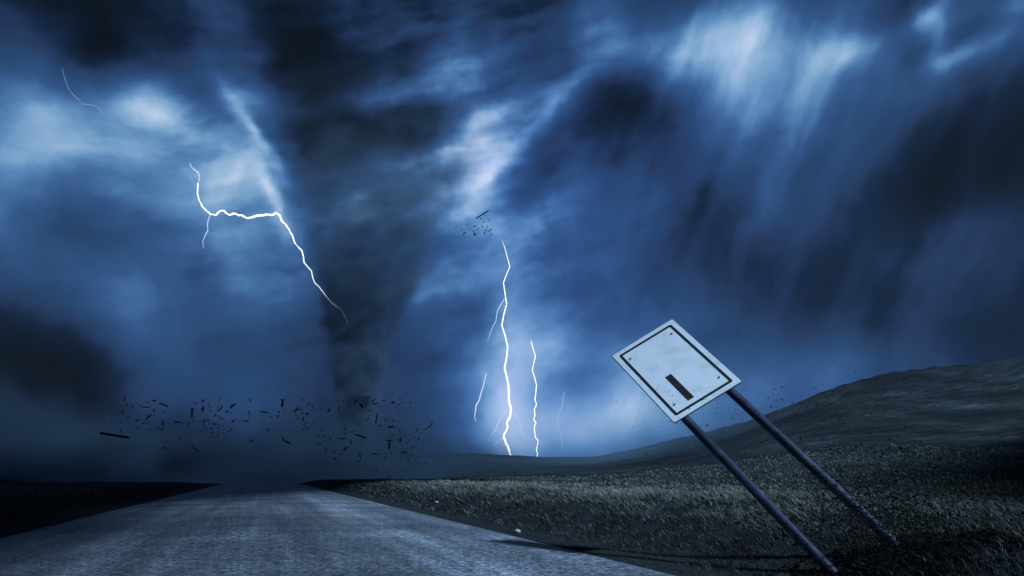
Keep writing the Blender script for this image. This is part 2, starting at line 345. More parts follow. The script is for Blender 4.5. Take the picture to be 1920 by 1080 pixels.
def curve(G, x, pts_):
    """piecewise smooth curve y(x), any range"""
    x0, x1 = pts_[0][0], pts_[-1][0]; y0 = min(p[1] for p in pts_); y1 = max(p[1] for p in pts_)
    nd = G.n('ShaderNodeFloatCurve'); cv = nd.mapping.curves[0]
    P_ = [((p[0] - x0) / (x1 - x0), (p[1] - y0) / (y1 - y0 + 1e-9)) for p in pts_]
    cv.points[0].location = P_[0]; cv.points[-1].location = P_[-1]
    for q in P_[1:-1]: cv.points.new(*q)
    nd.mapping.update()
    G.put(nd.inputs['Value'], G.m('DIVIDE', G.m('SUBTRACT', x, x0), x1 - x0))
    return G.m('MULTIPLY_ADD', nd.outputs[0], y1 - y0, y0)
def tornado_density(G, p):
    x, y, z = G.sep(p)
    cx = curve(G, z, [(pz(q), (q[1] - HX) / F * TD) for q in prof])
    rad = curve(G, z, [(pz(q), q[2] / F * TD) for q in prof])
    lx = G.m('SUBTRACT', x, cx); ly = G.m('SUBTRACT', y, TD)
    r = G.m('SQRT', G.m('ADD', G.m('MULTIPLY', lx, lx), G.m('MULTIPLY', ly, ly)))
    rn = G.m('DIVIDE', r, rad)
    zz = G.m('ADD', z, G.m('MULTIPLY', lx, -.38))                 # the bands climb to the right as they wind round
    ang = G.m('MULTIPLY', rn, 1.5)
    rot = G.n('ShaderNodeVectorRotate', rotation_type='Z_AXIS'); G.put(rot.inputs['Vector'], G.comb(lx, ly, 0)); G.put(rot.inputs['Angle'], ang)
    rx, ry, _ = G.sep(rot.outputs[0])
    q = G.comb(G.m('DIVIDE', rx, G.m('POWER', rad, .5)), G.m('DIVIDE', ry, G.m('POWER', rad, .5)), G.m('MULTIPLY', zz, .36))
    n1 = G.noise(q, .30, 3, .55); n2 = G.noise(q, .85, 4, .6); n3 = G.noise(p, .11, 4, .6)
    edge_ = G.m('ADD', rn, G.m('ADD', G.m('MULTIPLY', G.m('SUBTRACT', n1, .5), .9), G.m('MULTIPLY', G.m('SUBTRACT', n3, .5), .6)))
    body = G.ss(edge_, .78, 1.02, 1, 0)
    clump = G.ss(G.m('ADD', G.m('MULTIPLY', n1, .55), G.m('MULTIPLY', n2, .45)), .43, .58, .04, 1)
    top = G.ss(z, 52, PZ1 - 20, 1, .0); bot = G.ss(z, -1, 6, .4, 1)
    topd = G.m('POWER', top, 1.6)
    return G.m('MULTIPLY', G.m('MULTIPLY', body, clump), G.m('MULTIPLY', G.m('MULTIPLY', topd, bot), G.m('DIVIDE', 1.5, rad)))
def fog_mat(name, color, density, absorb=(0, 0, 0), aniso=.25):
    m = bpy.data.materials.new(name); m.use_nodes = True; m.node_tree.nodes.clear(); N = NT(m.node_tree)
    pv = N.n('ShaderNodeVolumePrincipled'); pv.inputs['Color'].default_value = color + (1,)
    pv.inputs['Density'].default_value = density; pv.inputs['Anisotropy'].default_value = aniso
    pv.inputs['Absorption Color'].default_value = absorb + (1,)
    N.put(N.n('ShaderNodeOutputMaterial').inputs['Volume'], pv.outputs[0]); return m
mt = fog_mat('funnel_cloud', (.24, .32, .42), 2.2)
tor = fog('tornado', (-135, TD - 82, 0), (70, TD + 82, PZ1), (140, 112, 120), tornado_density, mt)
tag(tor, 'huge grey-blue tornado funnel touching down behind the end of the road', 'tornado')
def dust_density(G, p):
    x, y, z = G.sep(p)
    n1 = G.noise(p, .035, 4, .6, .5); n2 = G.noise(p, .12, 4, .65)
    def blob(cx_, cy_, rx_, ry_, rz_, w, cz=0):
        d = G.v('MULTIPLY', G.v('SUBTRACT', p, (cx_, cy_, cz)), (1 / rx_, 1 / ry_, 1 / rz_))
        l = G.m('ADD', G.v('LENGTH', d), G.m('ADD', G.m('MULTIPLY', G.m('SUBTRACT', n1, .5), 1.1), G.m('MULTIPLY', G.m('SUBTRACT', n2, .5), .6)))
        return G.m('MULTIPLY', G.ss(l, .45, 1.05, 1, 0), w)
    a_ = blob(-42, 178, 38, 26, 23, 1.0); b_ = blob(-95, 180, 52, 28, 16, .5); c_ = blob(-152, 175, 56, 30, 34, 1.0); d_ = blob(-14, 190, 26, 20, 13, .4); f_ = G.m('ADD', blob(-120, 158, 50, 18, 15, .9), G.m('ADD', blob(-160, 165, 110, 34, 15, .8), blob(-42, 118, 62, 32, 9, .32)))
    s_ = G.m('ADD', G.m('ADD', G.m('ADD', a_, b_), G.m('ADD', c_, d_)), f_)
    n3 = G.noise(p, .06, 5, .62, .8)
    return G.m('MULTIPLY', s_, G.m('MULTIPLY', G.ss(n2, .35, .6, .4, 1), G.ss(n3, .44, .56, .06, 1.6)))
md_ = fog_mat('kicked_up_dust', (.10, .15, .21), .12, aniso=.1)
dust = fog('dust_cloud', (-225, 84, -14), (25, 222, 46), (120, 70, 38), dust_density, md_)
tag(dust, 'low dark smoky dust cloud churned up across the end of the road', 'dust cloud', kind='stuff')

def mist_density(G, p):
    n1 = G.noise(p, .03, 4, .6, .5); x, y, z = G.sep(p)
    d = G.v('MULTIPLY', G.v('SUBTRACT', p, (55, 178, 4)), (1 / 85, 1 / 52, 1 / 20))
    l = G.m('ADD', G.v('LENGTH', d), G.m('MULTIPLY', G.m('SUBTRACT', n1, .5), .9))
    return G.m('MULTIPLY', G.ss(l, .3, 1.0, 1, 0), G.ss(n1, .35, .6, .3, 1))
mist = fog('mist', (-40, 118, -6), (150, 232, 30), (64, 40, 14), mist_density, fog_mat('low_mist', (.55, .8, 1), .010))
tag(mist, 'thin blue mist hanging at the foot of the hill', 'mist', kind='stuff')

# ------------------------------------------------------------------ lightning
def at(px, py, Y):
    """a point in the place, Y metres ahead of the photographer"""
    return Vector(((px - HX) / F * Y, Y, CAM_H + (HY - py) / F * Y))
def tube(name, P_, Rr, m, parent=None, seg=6, smooth=True):
    P_ = [Vector(p) for p in P_]; V = []; Fc = []
    for i, p in enumerate(P_):
        t = (P_[min(i + 1, len(P_) - 1)] - P_[max(i - 1, 0)]).normalized()
        u = t.cross(Vector((0, 1, 0)) if abs(t.y) < .9 else Vector((1, 0, 0))).normalized(); w = t.cross(u)
        r = Rr[i] if hasattr(Rr, '__len__') else Rr
        for k in range(seg):
            a_ = 2 * math.pi * k / seg; V.append(p + (u * math.cos(a_) + w * math.sin(a_)) * r)
    for i in range(len(P_) - 1):
        for k in range(seg):
            k2 = (k + 1) % seg; Fc.append((i * seg + k, i * seg + k2, (i + 1) * seg + k2, (i + 1) * seg + k))
    me = bpy.data.meshes.new(name); me.from_pydata([tuple(v) for v in V], [], Fc + [tuple(range(seg))[::-1], tuple(range(len(V) - seg, len(V)))])
    if smooth:
        for p in me.polygons: p.use_smooth = True
    me.update(); return link(name, me, m, parent)
def glow(name, colr, strength):
    m = bpy.data.materials.new(name); m.use_nodes = True; m.node_tree.nodes.clear(); N = NT(m.node_tree)
    e = N.n('ShaderNodeEmission'); e.inputs[0].default_value = colr + (1,); e.inputs[1].default_value = strength
    N.put(N.n('ShaderNodeOutputMaterial').inputs[0], e.outputs[0]); return m
g_hot = glow('lightning_white', (.93, .95, 1), 1.6); g_mid = glow('lightning_pale', (.66, .76, 1), .95)
g_dim = glow('lightning_faint', (.36, .52, .85), .75); g_vf = glow('lightning_veiled', (.28, .44, .66), .62)
LR = random.Random(5)
def jag(pts_, Y, n=3, amp=2.2):
    """more kinks between the drawn corners"""
    out = [pts_[0]]
    for a_, b_ in zip(pts_, pts_[1:]):
        for k in range(1, n + 1):
            t_ = k / n; f_ = 0 if k == n else 1
            out.append((a_[0] + (b_[0] - a_[0]) * t_ + f_ * LR.uniform(-amp, amp), a_[1] + (b_[1] - a_[1]) * t_ + f_ * LR.uniform(-amp, amp)))
    return [at(x_, y_, Y + 6 * math.sin(i * 1.7)) for i, (x_, y_) in enumerate(out)]
def taper(n, r0, r1, r2=None): return [r0 + (r1 - r0) * i / (n - 1) if r2 is None else (r0 + (r1 - r0) * 2 * i / (n - 1) if i < n / 2 else r1 + (r2 - r1) * (2 * i / (n - 1) - 1)) for i in range(n)]
LY = 620.0; PXM = LY / F
def bolt(main, r, label, m, group='lightning bolts', branches=(), Y=LY, n=3, amp=1.6):
    pp = jag(main, Y, n, amp); rr_ = taper(len(pp), *[v * Y / F for v in r])
    o = tube('lightning_bolt', pp, rr_, m); tag(o, label, 'lightning bolt', group)
    for bp, br, bm in branches:
        pb = jag(bp, Y, n, amp); tube('branch', pb, taper(len(pb), *[v * Y / F for v in br]), bm, o)
    return o
bolt([(371, 344), (370, 362), (373, 375), (379, 387), (386, 394), (396, 402), (404, 404), (412, 396), (420, 395), (430, 403), (438, 400), (448, 404), (455, 404), (464, 409), (474, 407), (486, 404), (500, 402), (510, 403), (518, 399), (525, 404), (528, 414), (536, 421), (542, 430), (548, 441),
      (553, 456), (566, 470), (570, 492), (584, 508), (590, 530), (606, 548), (620, 566), (640, 580), (652, 606)],
     (1.2, 2.0, .5), 'bright white lightning bolt running sideways then down behind the tornado', g_hot, n=2, amp=1.0, branches=[
        ([(371, 344), (374, 336), (373, 327), (370, 322), (362, 316), (357, 310), (356, 305)], (.8, 1.5, .4), g_mid),
        ([(369, 352), (361, 338), (358, 328), (350, 320), (344, 312)], (.7, .4, .25), g_dim),
        ([(394, 403), (390, 414), (389, 424), (389, 434), (385, 441), (380, 452), (381, 466)], (.8, .8, .3), g_mid),
        ([(390, 436), (402, 438), (418, 441)], (.4, .2), g_dim)])
bolt([(117, 128), (121, 146), (129, 168), (140, 180), (156, 195), (174, 197), (184, 201), (192, 214), (200, 222), (208, 227), (226, 228), (235, 236), (246, 240), (254, 251), (268, 262), (276, 272)],
     (.4, 1.7, .6), 'faint veiled lightning streak high in the cloud at the upper left', g_vf, n=2, amp=.6)
bolt([(942, 452), (948, 470), (956, 500), (944, 530), (950, 570), (941, 610), (952, 650), (946, 690), (953, 720), (954, 750), (958, 765), (956, 782), (951, 790), (952, 799), (949, 808), (945, 815), (945, 821), (949, 832), (954, 843), (957, 853), (957, 862)],
     (.35, 1.9, 1.7), 'brightest thick lightning bolt striking the hill beyond the tornado', g_hot, n=2, amp=1.0, branches=[
        ([(953, 761), (948, 772), (940, 782), (937, 788), (932, 798), (931, 804), (924, 813), (920, 820)], (.7, .6, .25), g_mid),
        ([(944, 821), (937, 824), (930, 831), (928, 837)], (.6, .25), g_mid),
        ([(959, 772), (968, 776), (969, 783), (974, 795), (977, 806), (983, 815), (985, 824)], (.4, .4, .2), g_mid),
        ([(946, 560), (934, 580), (930, 602), (920, 622), (914, 640)], (.8, .6, .3), g_mid)])
bolt([(996, 640), (1004, 668), (998, 694), (1006, 722), (1003, 750), (1006, 757), (1002, 767), (1003, 778), (1001, 788), (1005, 792), (1002, 800), (1003, 812), (1004, 820), (1009, 826), (1008, 834), (1006, 844), (1008, 850), (1006, 862)],
     (.7, .95, .8), 'thin pale lightning bolt just right of the brightest one', g_hot, n=2, amp=.8)
bolt([(1058, 735), (1055, 757), (1051, 768), (1047, 780), (1045, 795), (1049, 806), (1051, 814), (1055, 828), (1053, 840)],
     (.5, .6, .4), 'faintest lightning bolt above the dip at the foot of the hill', glow('lightning_ghost', (.46, .52, .88), .95), n=2, amp=.8)
bolt([(912, 700), (906, 725), (899, 749), (894, 757), (892, 768), (890, 780), (892, 790)],
     (.9, 1.3, .4), 'short lightning bolt ending in the cloud left of the brightest one', g_mid, n=2, amp=.8)

# ------------------------------------------------------------------ blown-over road sign
dv = Vector((-.622, 1, 1.004)).normalized()                     # the way the posts lean
A0 = at(1285, 780, 7.76); B0 = at(1370, 728, 7.764)             # where each post passes under the lower edge of the panel
ev = (B0 - A0); ev = (ev - dv * ev.dot(dv)); gap = ev.length; ev.normalize(); nv = ev.cross(dv).normalized()
if nv.y > 0: nv = -nv
sign = bpy.data.objects.new('road_sign', None); col.objects.link(sign)
sign_m = Matrix((ev, dv, nv)).transposed().to_4x4(); sign_m.translation = A0; sign.matrix_world = sign_m
# local frame: x along the lower edge, y up the posts, z out of the face
tag(sign, 'white road sign on two steel posts, blown over toward the road', 'road sign')
PR = .051
pm, N, b = mat('galvanised_post', .42, .3, .5)
oc = N.n('ShaderNodeTexCoord').outputs['Object']
pn = N.noise(oc, 5, 5, .65); pf = N.noise(oc, 60, 4, .7); scr = N.noise(N.v('MULTIPLY', oc, (1, .06, 1)), 40, 4, .6)
N.put(b.inputs['Base Color'], N.ramp(N.m('ADD', N.m('MULTIPLY', pn, .6), N.m('MULTIPLY', pf, .4)), [(.35, (.018, .02, .036)), (.5, (.036, .04, .07)), (.68, (.09, .095, .14))]))
N.put(b.inputs['Roughness'], N.ss(scr, .3, .7, .32, .6)); bump(N, b, N.m('ADD', pf, scr), .25, .003)
def post(x0, lo, hi):
    n = 24; seg = 28; V = []; Fc = []
    ys = np.linspace(lo, hi, n)
    for i, yy in enumerate(ys):
        rr_ = PR * (1 if i < n - 1 else .93)
        for k in range(seg):
            a_ = 2 * math.pi * k / seg; V.append((x0 + rr_ * math.cos(a_), yy, -PR - .012 + rr_ * math.sin(a_)))
    for i in range(n - 1):
        for k in range(seg):
            k2 = (k + 1) % seg; Fc.append((i * seg + k, i * seg + k2, (i + 1) * seg + k2, (i + 1) * seg + k))
    Fc += [tuple(range(seg)), tuple(range((n - 1) * seg, n * seg))[::-1]]
    me = bpy.data.meshes.new('post'); me.from_pydata(V, [], Fc)
    for p in me.polygons: p.use_smooth = len(p.vertices) == 4
    me.update(); return link('post', me, pm, sign)
BW, BH, MX = gap + .30, 1.45, .15
post(0, -3.2, BH - .06); post(gap, -3.2, BH - .06)
def rrect(x0, y0, x1, y1, r, n=7):
    P_ = []
    for cx_, cy_, a0 in ((x1 - r, y1 - r, 0), (x0 + r, y1 - r, 90), (x0 + r, y0 + r, 180), (x1 - r, y0 + r, 270)):
        for k in range(n + 1):
            a_ = R(a0 + 90 * k / n); P_.append((cx_ + r * math.cos(a_), cy_ + r * math.sin(a_)))
    return P_
def slab(name, outer, z0, z1, m, parent, inner=None, bev=0.0):
    bm = bmesh.new(); n = len(outer)
    def ring(P_, z): return [bm.verts.new((x_, y_, z)) for x_, y_ in P_]
    o0, o1 = ring(outer, z0), ring(outer, z1)
    for i in range(n): bm.faces.new((o0[i], o0[(i + 1) % n], o1[(i + 1) % n], o1[i]))
    if inner is None: bm.faces.new(o1); bm.faces.new(o0[::-1])
    else:
        i0, i1 = ring(inner, z0), ring(inner, z1)
        for i in range(n):
            j = (i + 1) % n
            bm.faces.new((i0[j], i0[i], i1[i], i1[j])); bm.faces.new((o1[i], o1[j], i1[j], i1[i])); bm.faces.new((o0[j], o0[i], i0[i], i0[j]))
    bmesh.ops.recalc_face_normals(bm, faces=bm.faces)
    me = bpy.data.meshes.new(name); bm.to_mesh(me); bm.free(); return link(name, me, m, parent)
wm, N, b = mat('white_sheeting', .38, 0, .5)
oc = N.n('ShaderNodeTexCoord').outputs['Object']
grime = N.noise(oc, 3.2, 6, .65); sp = N.noise(oc, 55, 2, .6)
scr_ = N.noise(N.v('MULTIPLY', oc, (2, .25, 1)), 22, 4, .7)
wc = N.mix(N.ss(grime, .42, .75, 0, .6), (.82, .82, .82), (.5, .5, .5)); wc = N.mix(N.ss(scr_, .62, .75, 0, .5), wc, (.35, .34, .32)); wc = N.mix(N.ss(sp, .68, .74), wc, (.16, .14, .12)); N.put(b.inputs['Base Color'], wc)
bm_, N, b = mat('black_sign_ink', .45, 0, .4); oc = N.n('ShaderNodeTexCoord').outputs['Object']
N.put(b.inputs['Base Color'], N.ramp(N.noise(oc, 30, 4, .6), [(.4, (.012, .012, .014)), (.7, (.035, .035, .04))]))
x0, y0, x1, y1 = -MX, 0, -MX + BW, BH
panel = slab('sign_panel', rrect(x0, y0, x1, y1, .022), 0, .006, wm, sign)
slab('border', rrect(x0 + .065, y0 + .065, x1 - .065, y1 - .065, .03), .0065, .0085, bm_, panel, inner=rrect(x0 + .100, y0 + .100, x1 - .100, y1 - .100, .012))
# the one stroke of the legend that can be seen
slab('legend_stroke', [(x0 + .30, .165), (x0 + .385, .165), (x0 + .385, .66), (x0 + .30, .66)], .0065, .0085, bm_, panel)
rimm, N, b = mat('panel_edge_metal', .4, .8, .5); oc = N.n('ShaderNodeTexCoord').outputs['Object']
N.put(b.inputs['Base Color'], N.ramp(N.noise(oc, 25, 3, .6), [(.3, (.25, .26, .3)), (.7, (.5, .52, .58))]))
slab('panel_rim', rrect(x0 - .008, y0 - .008, x1 + .008, y1 + .008, .028), -.010, .0045, rimm, panel, inner=rrect(x0 - .0003, y0 - .0003, x1 + .0003, y1 + .0003, .022))
for bx_ in (0, gap):
    for by_ in (.22, BH - .22):
        P_ = [(bx_ + .014 * math.cos(R(60 * k)), by_ + .014 * math.sin(R(60 * k))) for k in range(6)]
        slab('bolt', P_, .0065, .016, rimm, panel)
for bx_ in (0, gap):
    for by_ in (.22, BH - .22): slab('clamp', rrect(bx_ - .075, by_ - .025, bx_ + .075, by_ + .025, .01), -.0175, -.0105, rimm, sign)

# ------------------------------------------------------------------ grass
gr, N, b = mat('dry_grass_blades', .8, 0, .15)
gi_ = N.n('ShaderNodeNewGeometry'); rpi = gi_.outputs['Random Per Island']
gx, gy, gz = N.sep(gi_.outputs['Position']); across = N.m('ABSOLUTE', N.m('SUBTRACT', N.m('MULTIPLY', gx, RDY), N.m('MULTIPLY', gy, RDX)))
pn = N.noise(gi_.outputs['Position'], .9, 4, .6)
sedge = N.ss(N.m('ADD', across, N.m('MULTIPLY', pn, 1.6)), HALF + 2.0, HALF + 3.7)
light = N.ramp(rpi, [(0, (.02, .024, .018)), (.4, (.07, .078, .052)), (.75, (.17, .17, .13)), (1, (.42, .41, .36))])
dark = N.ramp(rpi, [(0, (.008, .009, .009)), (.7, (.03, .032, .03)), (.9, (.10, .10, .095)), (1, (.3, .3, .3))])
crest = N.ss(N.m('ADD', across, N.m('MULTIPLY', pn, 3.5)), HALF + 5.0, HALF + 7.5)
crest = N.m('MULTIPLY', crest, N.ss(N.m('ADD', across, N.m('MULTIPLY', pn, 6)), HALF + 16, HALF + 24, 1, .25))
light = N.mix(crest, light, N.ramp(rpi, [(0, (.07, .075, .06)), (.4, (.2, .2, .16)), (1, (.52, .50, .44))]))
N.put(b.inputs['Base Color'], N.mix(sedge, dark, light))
def blades(n, rmin, rmax, a0, a1, hscale, seed, eoff=.05, keep=None):
    g_ = np.random.default_rng(seed)
    r_ = rmin * (rmax / rmin) ** g_.random(n); a_ = np.radians(a0 + (a1 - a0) * g_.random(n))
    x_ = r_ * np.sin(a_); y_ = r_ * np.cos(a_); s_, q_ = road_coords(x_, y_)
    e_ = np.abs(q_) - HALF
    cl = fbm(x_ * 1.4, y_ * 1.4, 3)
    k = (e_ > eoff + .12 * g_.random(n)) & (g_.random(n) < np.clip(.55 + 1.2 * cl + sm(e_, 0, 1) * .4, .05, 1) * (.5 + .5 * sm(e_, 0, .6)))
    x_, y_, e_, r_, cl = x_[k], y_[k], e_[k], r_[k], cl[k]; m_ = len(x_)
    z_ = height(x_, y_) - .015
    h_ = hscale * (.35 + .65 * g_.random(m_)) * (.72 + .28 * sm(e_, 0, 1.5)) * (1 + .8 * cl)
    w_ = np.maximum(.0022, r_ * .00040) * (.7 + .6 * g_.random(m_))
    ph = g_.random(m_) * 6.283; wx_, wy_ = np.cos(ph) * w_, np.sin(ph) * w_
    lean = .45 + .7 * g_.random(m_); lx_ = -lean * (.85 + .3 * g_.random(m_)); ly_ = -lean * .25 + .35 * (g_.random(m_) - .5)
    B = np.stack([x_, y_, z_], -1); Wv = np.stack([wx_, wy_, 0 * wx_], -1)
    M1 = B + np.stack([lx_ * h_ * .28, ly_ * h_ * .28, h_ * .55], -1); M2 = B + np.stack([lx_ * h_, ly_ * h_, h_ * .85], -1)
    V = np.stack([B - Wv, B + Wv, M1 + Wv * .8, M1 - Wv * .8, M2 + Wv * .12, M2 - Wv * .12], 1).reshape(-1, 3)
    i_ = np.arange(m_)[:, None] * 6
    return V, np.concatenate([i_ + [[0, 1, 2, 3]], i_ + [[3, 2, 4, 5]]])
def patch_grass(label, specs):
    Vs, Fs, o_ = [], [], 0
    for sp_ in specs:
        V, Fc = blades(**sp_); Vs.append(V); Fs.append(Fc + o_); o_ += len(V)
    o = link('grass', np_mesh('grass', np.concatenate(Vs), np.concatenate(Fs), False), gr); tag(o, label, 'grass', kind='stuff'); return o
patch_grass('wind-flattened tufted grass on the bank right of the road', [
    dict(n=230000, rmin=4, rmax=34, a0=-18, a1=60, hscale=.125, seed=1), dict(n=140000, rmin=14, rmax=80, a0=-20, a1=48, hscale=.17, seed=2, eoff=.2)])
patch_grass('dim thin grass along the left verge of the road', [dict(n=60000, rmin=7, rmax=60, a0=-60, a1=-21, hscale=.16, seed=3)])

# ------------------------------------------------------------------ torn-up soil round the post feet
SOIL = [(3.7, 6.1, .9, .07), (3.15, 5.9, .7, .035), (4.3, 6.2, .8, .06)]
def soil_h(x, y):
    z = 0 * x
    for cx_, cy_, r_, h_ in SOIL: z = z + h_ * np.exp(-((x - cx_) ** 2 + (y - cy_) ** 2) / r_ ** 2 * 2.2)
    return z * (1 + .9 * fbm(x * 5, y * 5, 4)) - .04 + .04 * fbm(x * 9, y * 9, 3)
xs_ = np.linspace(1.9, 5.9, 200); ys_ = np.linspace(4.6, 8.2, 180); XS, YS = np.meshgrid(xs_, ys_, indexing='ij')
ZS = height(XS, YS) + soil_h(XS, YS)
ii, jj = np.meshgrid(np.arange(199), np.arange(179), indexing='ij')
Fs_ = np.stack([ii * 180 + jj, (ii + 1) * 180 + jj, (ii + 1) * 180 + jj + 1, ii * 180 + jj + 1], -1).reshape(-1, 4)
soilm, N, b = mat('torn_soil', .98, spec=.05); sp_ = N.n('ShaderNodeNewGeometry').outputs['Position']
N.put(b.inputs['Base Color'], N.ramp(N.noise(sp_, 30, 5, .7), [(.35, (.003, .003, .003)), (.65, (.012, .012, .011)), (.8, (.04, .04, .038))])); bump(N, b, N.noise(sp_, 40, 4, .7), .9, .03)
tag(link('torn_soil', np_mesh('torn_soil', np.stack([XS, YS, ZS], -1).reshape(-1, 3), Fs_), soilm), 'black torn-up soil heaped round the feet of the sign posts', 'soil', kind='stuff')

gc = np.random.default_rng(77); nc = 1500
ci = gc.integers(0, 3, nc); cc_ = np.array([(3.62, 6.15), (3.12, 6.0), (4.3, 6.3)])[ci]
cx_ = cc_[:, 0] + .42 * gc.standard_normal(nc); cy_ = cc_[:, 1] + .32 * gc.standard_normal(nc)
cz_ = height(cx_, cy_) + np.maximum(soil_h(cx_, cy_), 0); cs_ = .008 + .03 * gc.random(nc) ** 3
T4 = np.array([[1, 1, 1], [1, -1, -1], [-1, 1, -1], [-1, -1, 1], [.2, 1.3, -.3], [-.9, .1, 1.1]])[None] * (.6 + .8 * gc.random((nc, 6, 3)))
V = (np.stack([cx_, cy_, cz_], -1)[:, None] + T4 * cs_[:, None, None]).reshape(-1, 3); i_ = np.arange(nc)[:, None] * 6
Fc = np.concatenate([i_ + [q_] for q_ in ([0, 1, 4], [0, 4, 5], [0, 5, 3], [0, 3, 1], [2, 4, 1], [2, 1, 3], [2, 3, 5], [2, 5, 4])])
tag(link('soil_clods', np_mesh('soil_clods', V, Fc, False), soilm), 'loose black clods of soil scattered at the post feet', 'soil clods', kind='stuff')

# ------------------------------------------------------------------ stones at the road edge
def rock(loc, size, seed, label, colr):
    bm = bmesh.new(); bmesh.ops.create_icosphere(bm, subdivisions=3, radius=1); r_ = random.Random(seed)
    ax = [Vector((r_.uniform(-1, 1), r_.uniform(-1, 1), r_.uniform(-1, 1))).normalized() for _ in range(9)]; dd = [r_.uniform(.55, .95) for _ in ax]
    for v in bm.verts:
        for a_, d_ in zip(ax, dd):
            k = v.co.dot(a_)
            if k > d_: v.co -= a_ * (k - d_)
        v.co = Vector((v.co.x * size[0], v.co.y * size[1], v.co.z * size[2]))
    me = bpy.data.meshes.new('stone'); bm.to_mesh(me); bm.free()
    o = link('stone', me, colr); o.location = (loc[0], loc[1], float(height(*loc)) + size[2] * .45); o.rotation_euler = (0, 0, r_.uniform(0, 6)); tag(o, label, 'stone')
stm, N, b = mat('pale_limestone', .85); oc = N.n('ShaderNodeTexCoord').outputs['Object']
N.put(b.inputs['Base Color'], N.ramp(N.noise(oc, 22, 5, .65), [(.3, (.2, .2, .19)), (.7, (.5, .5, .48))])); bump(N, b, N.noise(oc, 40, 4, .6), .4, .01)
def ground_px(px, py):
    """where the line of sight through a photo point meets the ground"""
    for Y in np.linspace(3, 90, 2400):
        p = at(px, py, Y)
        if p.z <= float(height(p.x, p.y)) + .01: return p.x, p.y
    return p.x, p.y
rock(ground_px(970, 998), (.075, .055, .045), 3, 'larger pale stone lying by the right road edge', stm)
rock(ground_px(818, 943), (.10, .07, .05), 8, 'small far pale stone on the right verge nearer the tornado', stm)

# ------------------------------------------------------------------ flying debris
wood, N, b = mat('weathered_wood', .9); oc = N.n('ShaderNodeTexCoord').outputs['Object']
wg = N.noise(N.v('MULTIPLY', oc, (1.2, 14, 14)), 1.4, 6, .65, .6); wp = N.noise(oc, 2.2, 4, .6)
N.put(b.inputs['Base Color'], N.mix(N.ss(wp, .42, .62), N.ramp(wg, [(.3, (.016, .012, .010)), (.6, (.05, .035, .027)), (.75, (.09, .065, .05))]), (.02, .016, .014)))
bump(N, b, wg, .5, .03)
DR = random.Random(11)
def chip_mesh(kind, L, Wd, seed):
    """flat broken pieces of board and twig; L and Wd in metres, long side on x"""
    r_ = random.Random(seed); bm = bmesh.new()
    def board(P_, th):
        n = len(P_); lo = [bm.verts.new((x_, y_, -th / 2)) for x_, y_ in P_]; hi = [bm.verts.new((x_, y_, th / 2)) for x_, y_ in P_]
        bm.faces.new(hi); bm.faces.new(lo[::-1])
        for i in range(n): bm.faces.new((lo[i], lo[(i + 1) % n], hi[(i + 1) % n], hi[i]))
    def bar(xa, ya, xb, yb, wa, wb, th):
        d = Vector((xb - xa, yb - ya)).normalized(); nn = Vector((-d.y, d.x))
        j = lambda s: s * r_.uniform(.75, 1.15)
        board([(xa - nn.x * j(wa) / 2, ya - nn.y * j(wa) / 2), (xb - nn.x * j(wb) / 2 + d.x * r_.uniform(-.1, .1) * wb, yb - nn.y * j(wb) / 2), (xb + nn.x * j(wb) / 2, yb + nn.y * j(wb) / 2 + d.y * r_.uniform(-.4, .4) * wb), (xa + nn.x * j(wa) / 2 + d.x * r_.uniform(-.5, .3) * wa, ya + nn.y * j(wa) / 2)], th)
    h = L / 2; th = max(.02, Wd * .3)
    if kind == 'plank':
        n = 9; top = [(-h + L * i / n, Wd / 2 * (1 + r_.uniform(-.1, .08))) for i in range(n + 1)]; bot = [(h - L * i / n, -Wd / 2 * (1 + r_.uniform(-.1, .08))) for i in range(n + 1)]
        board(bot + [(-h - Wd * .3, 0)] + top + [(h + Wd * .25, -.1 * Wd)], th)
    elif kind == 'splinter': bar(-h, 0, h, r_.uniform(-.1, .1) * L, Wd * r_.uniform(.6, 1), Wd * r_.uniform(.5, 1), th)
    elif kind == 'shard': board([(-h, -Wd * .5), (-h * .5, -Wd * .62), (h, -Wd * .05), (h * .3, Wd * .3), (-h * .9, Wd * .5)], th)
    elif kind == 'twig':
        bar(-h, L * .12, 0, -L * .08, Wd * .35, Wd * .8, th); bar(-.02 * L, -L * .08, h, -L * .02 + r_.uniform(0, .12) * L, Wd * .8, Wd, th * 1.1)
    elif kind == 'tee': bar(-h, 0, h * .9, 0, Wd, Wd * .9, th); bar(h * .92, -L * .32, h * .86, L * .34, Wd * .45, Wd * .5, th * 1.1)
    elif kind == 'cross': bar(-h, -.03 * L, h, .04 * L, Wd * .6, Wd * .8, th); bar(-.15 * L, -L * .34, .02 * L, L * .36, Wd * .55, Wd * .8, th * 1.1)
    elif kind == 'fork': bar(-h, 0, h, 0, Wd, Wd * .8, th); bar(0, 0, -L * .12, L * .38, Wd * .8, Wd * .5, th * 1.1)
    elif kind == 'pointed': bar(-h, 0, .1 * h, 0, Wd, Wd, th); board([(.1 * h, -Wd * .28), (h, -Wd * .1), (.1 * h, Wd * .25)], th * 1.1)
    elif kind == 'curl':
        a_ = [(-h + L * i / 5, .25 * L * math.sin(math.pi * i / 5)) for i in range(6)]
        for i in range(5): bar(*a_[i], *a_[i + 1], Wd * (.4 + .12 * i), Wd * (.5 + .12 * i), th * (1 + .03 * i))
    bmesh.ops.recalc_face_normals(bm, faces=bm.faces)
    me = bpy.data.meshes.new(kind); bm.to_mesh(me); bm.free(); return me
WORD = dict(plank='wooden_plank', splinter='wood_splinter', shard='wood_shard', twig='twig', tee='broken_frame', cross='crossed_splinters', fork='forked_branch', pointed='pointed_board', curl='curled_strip')
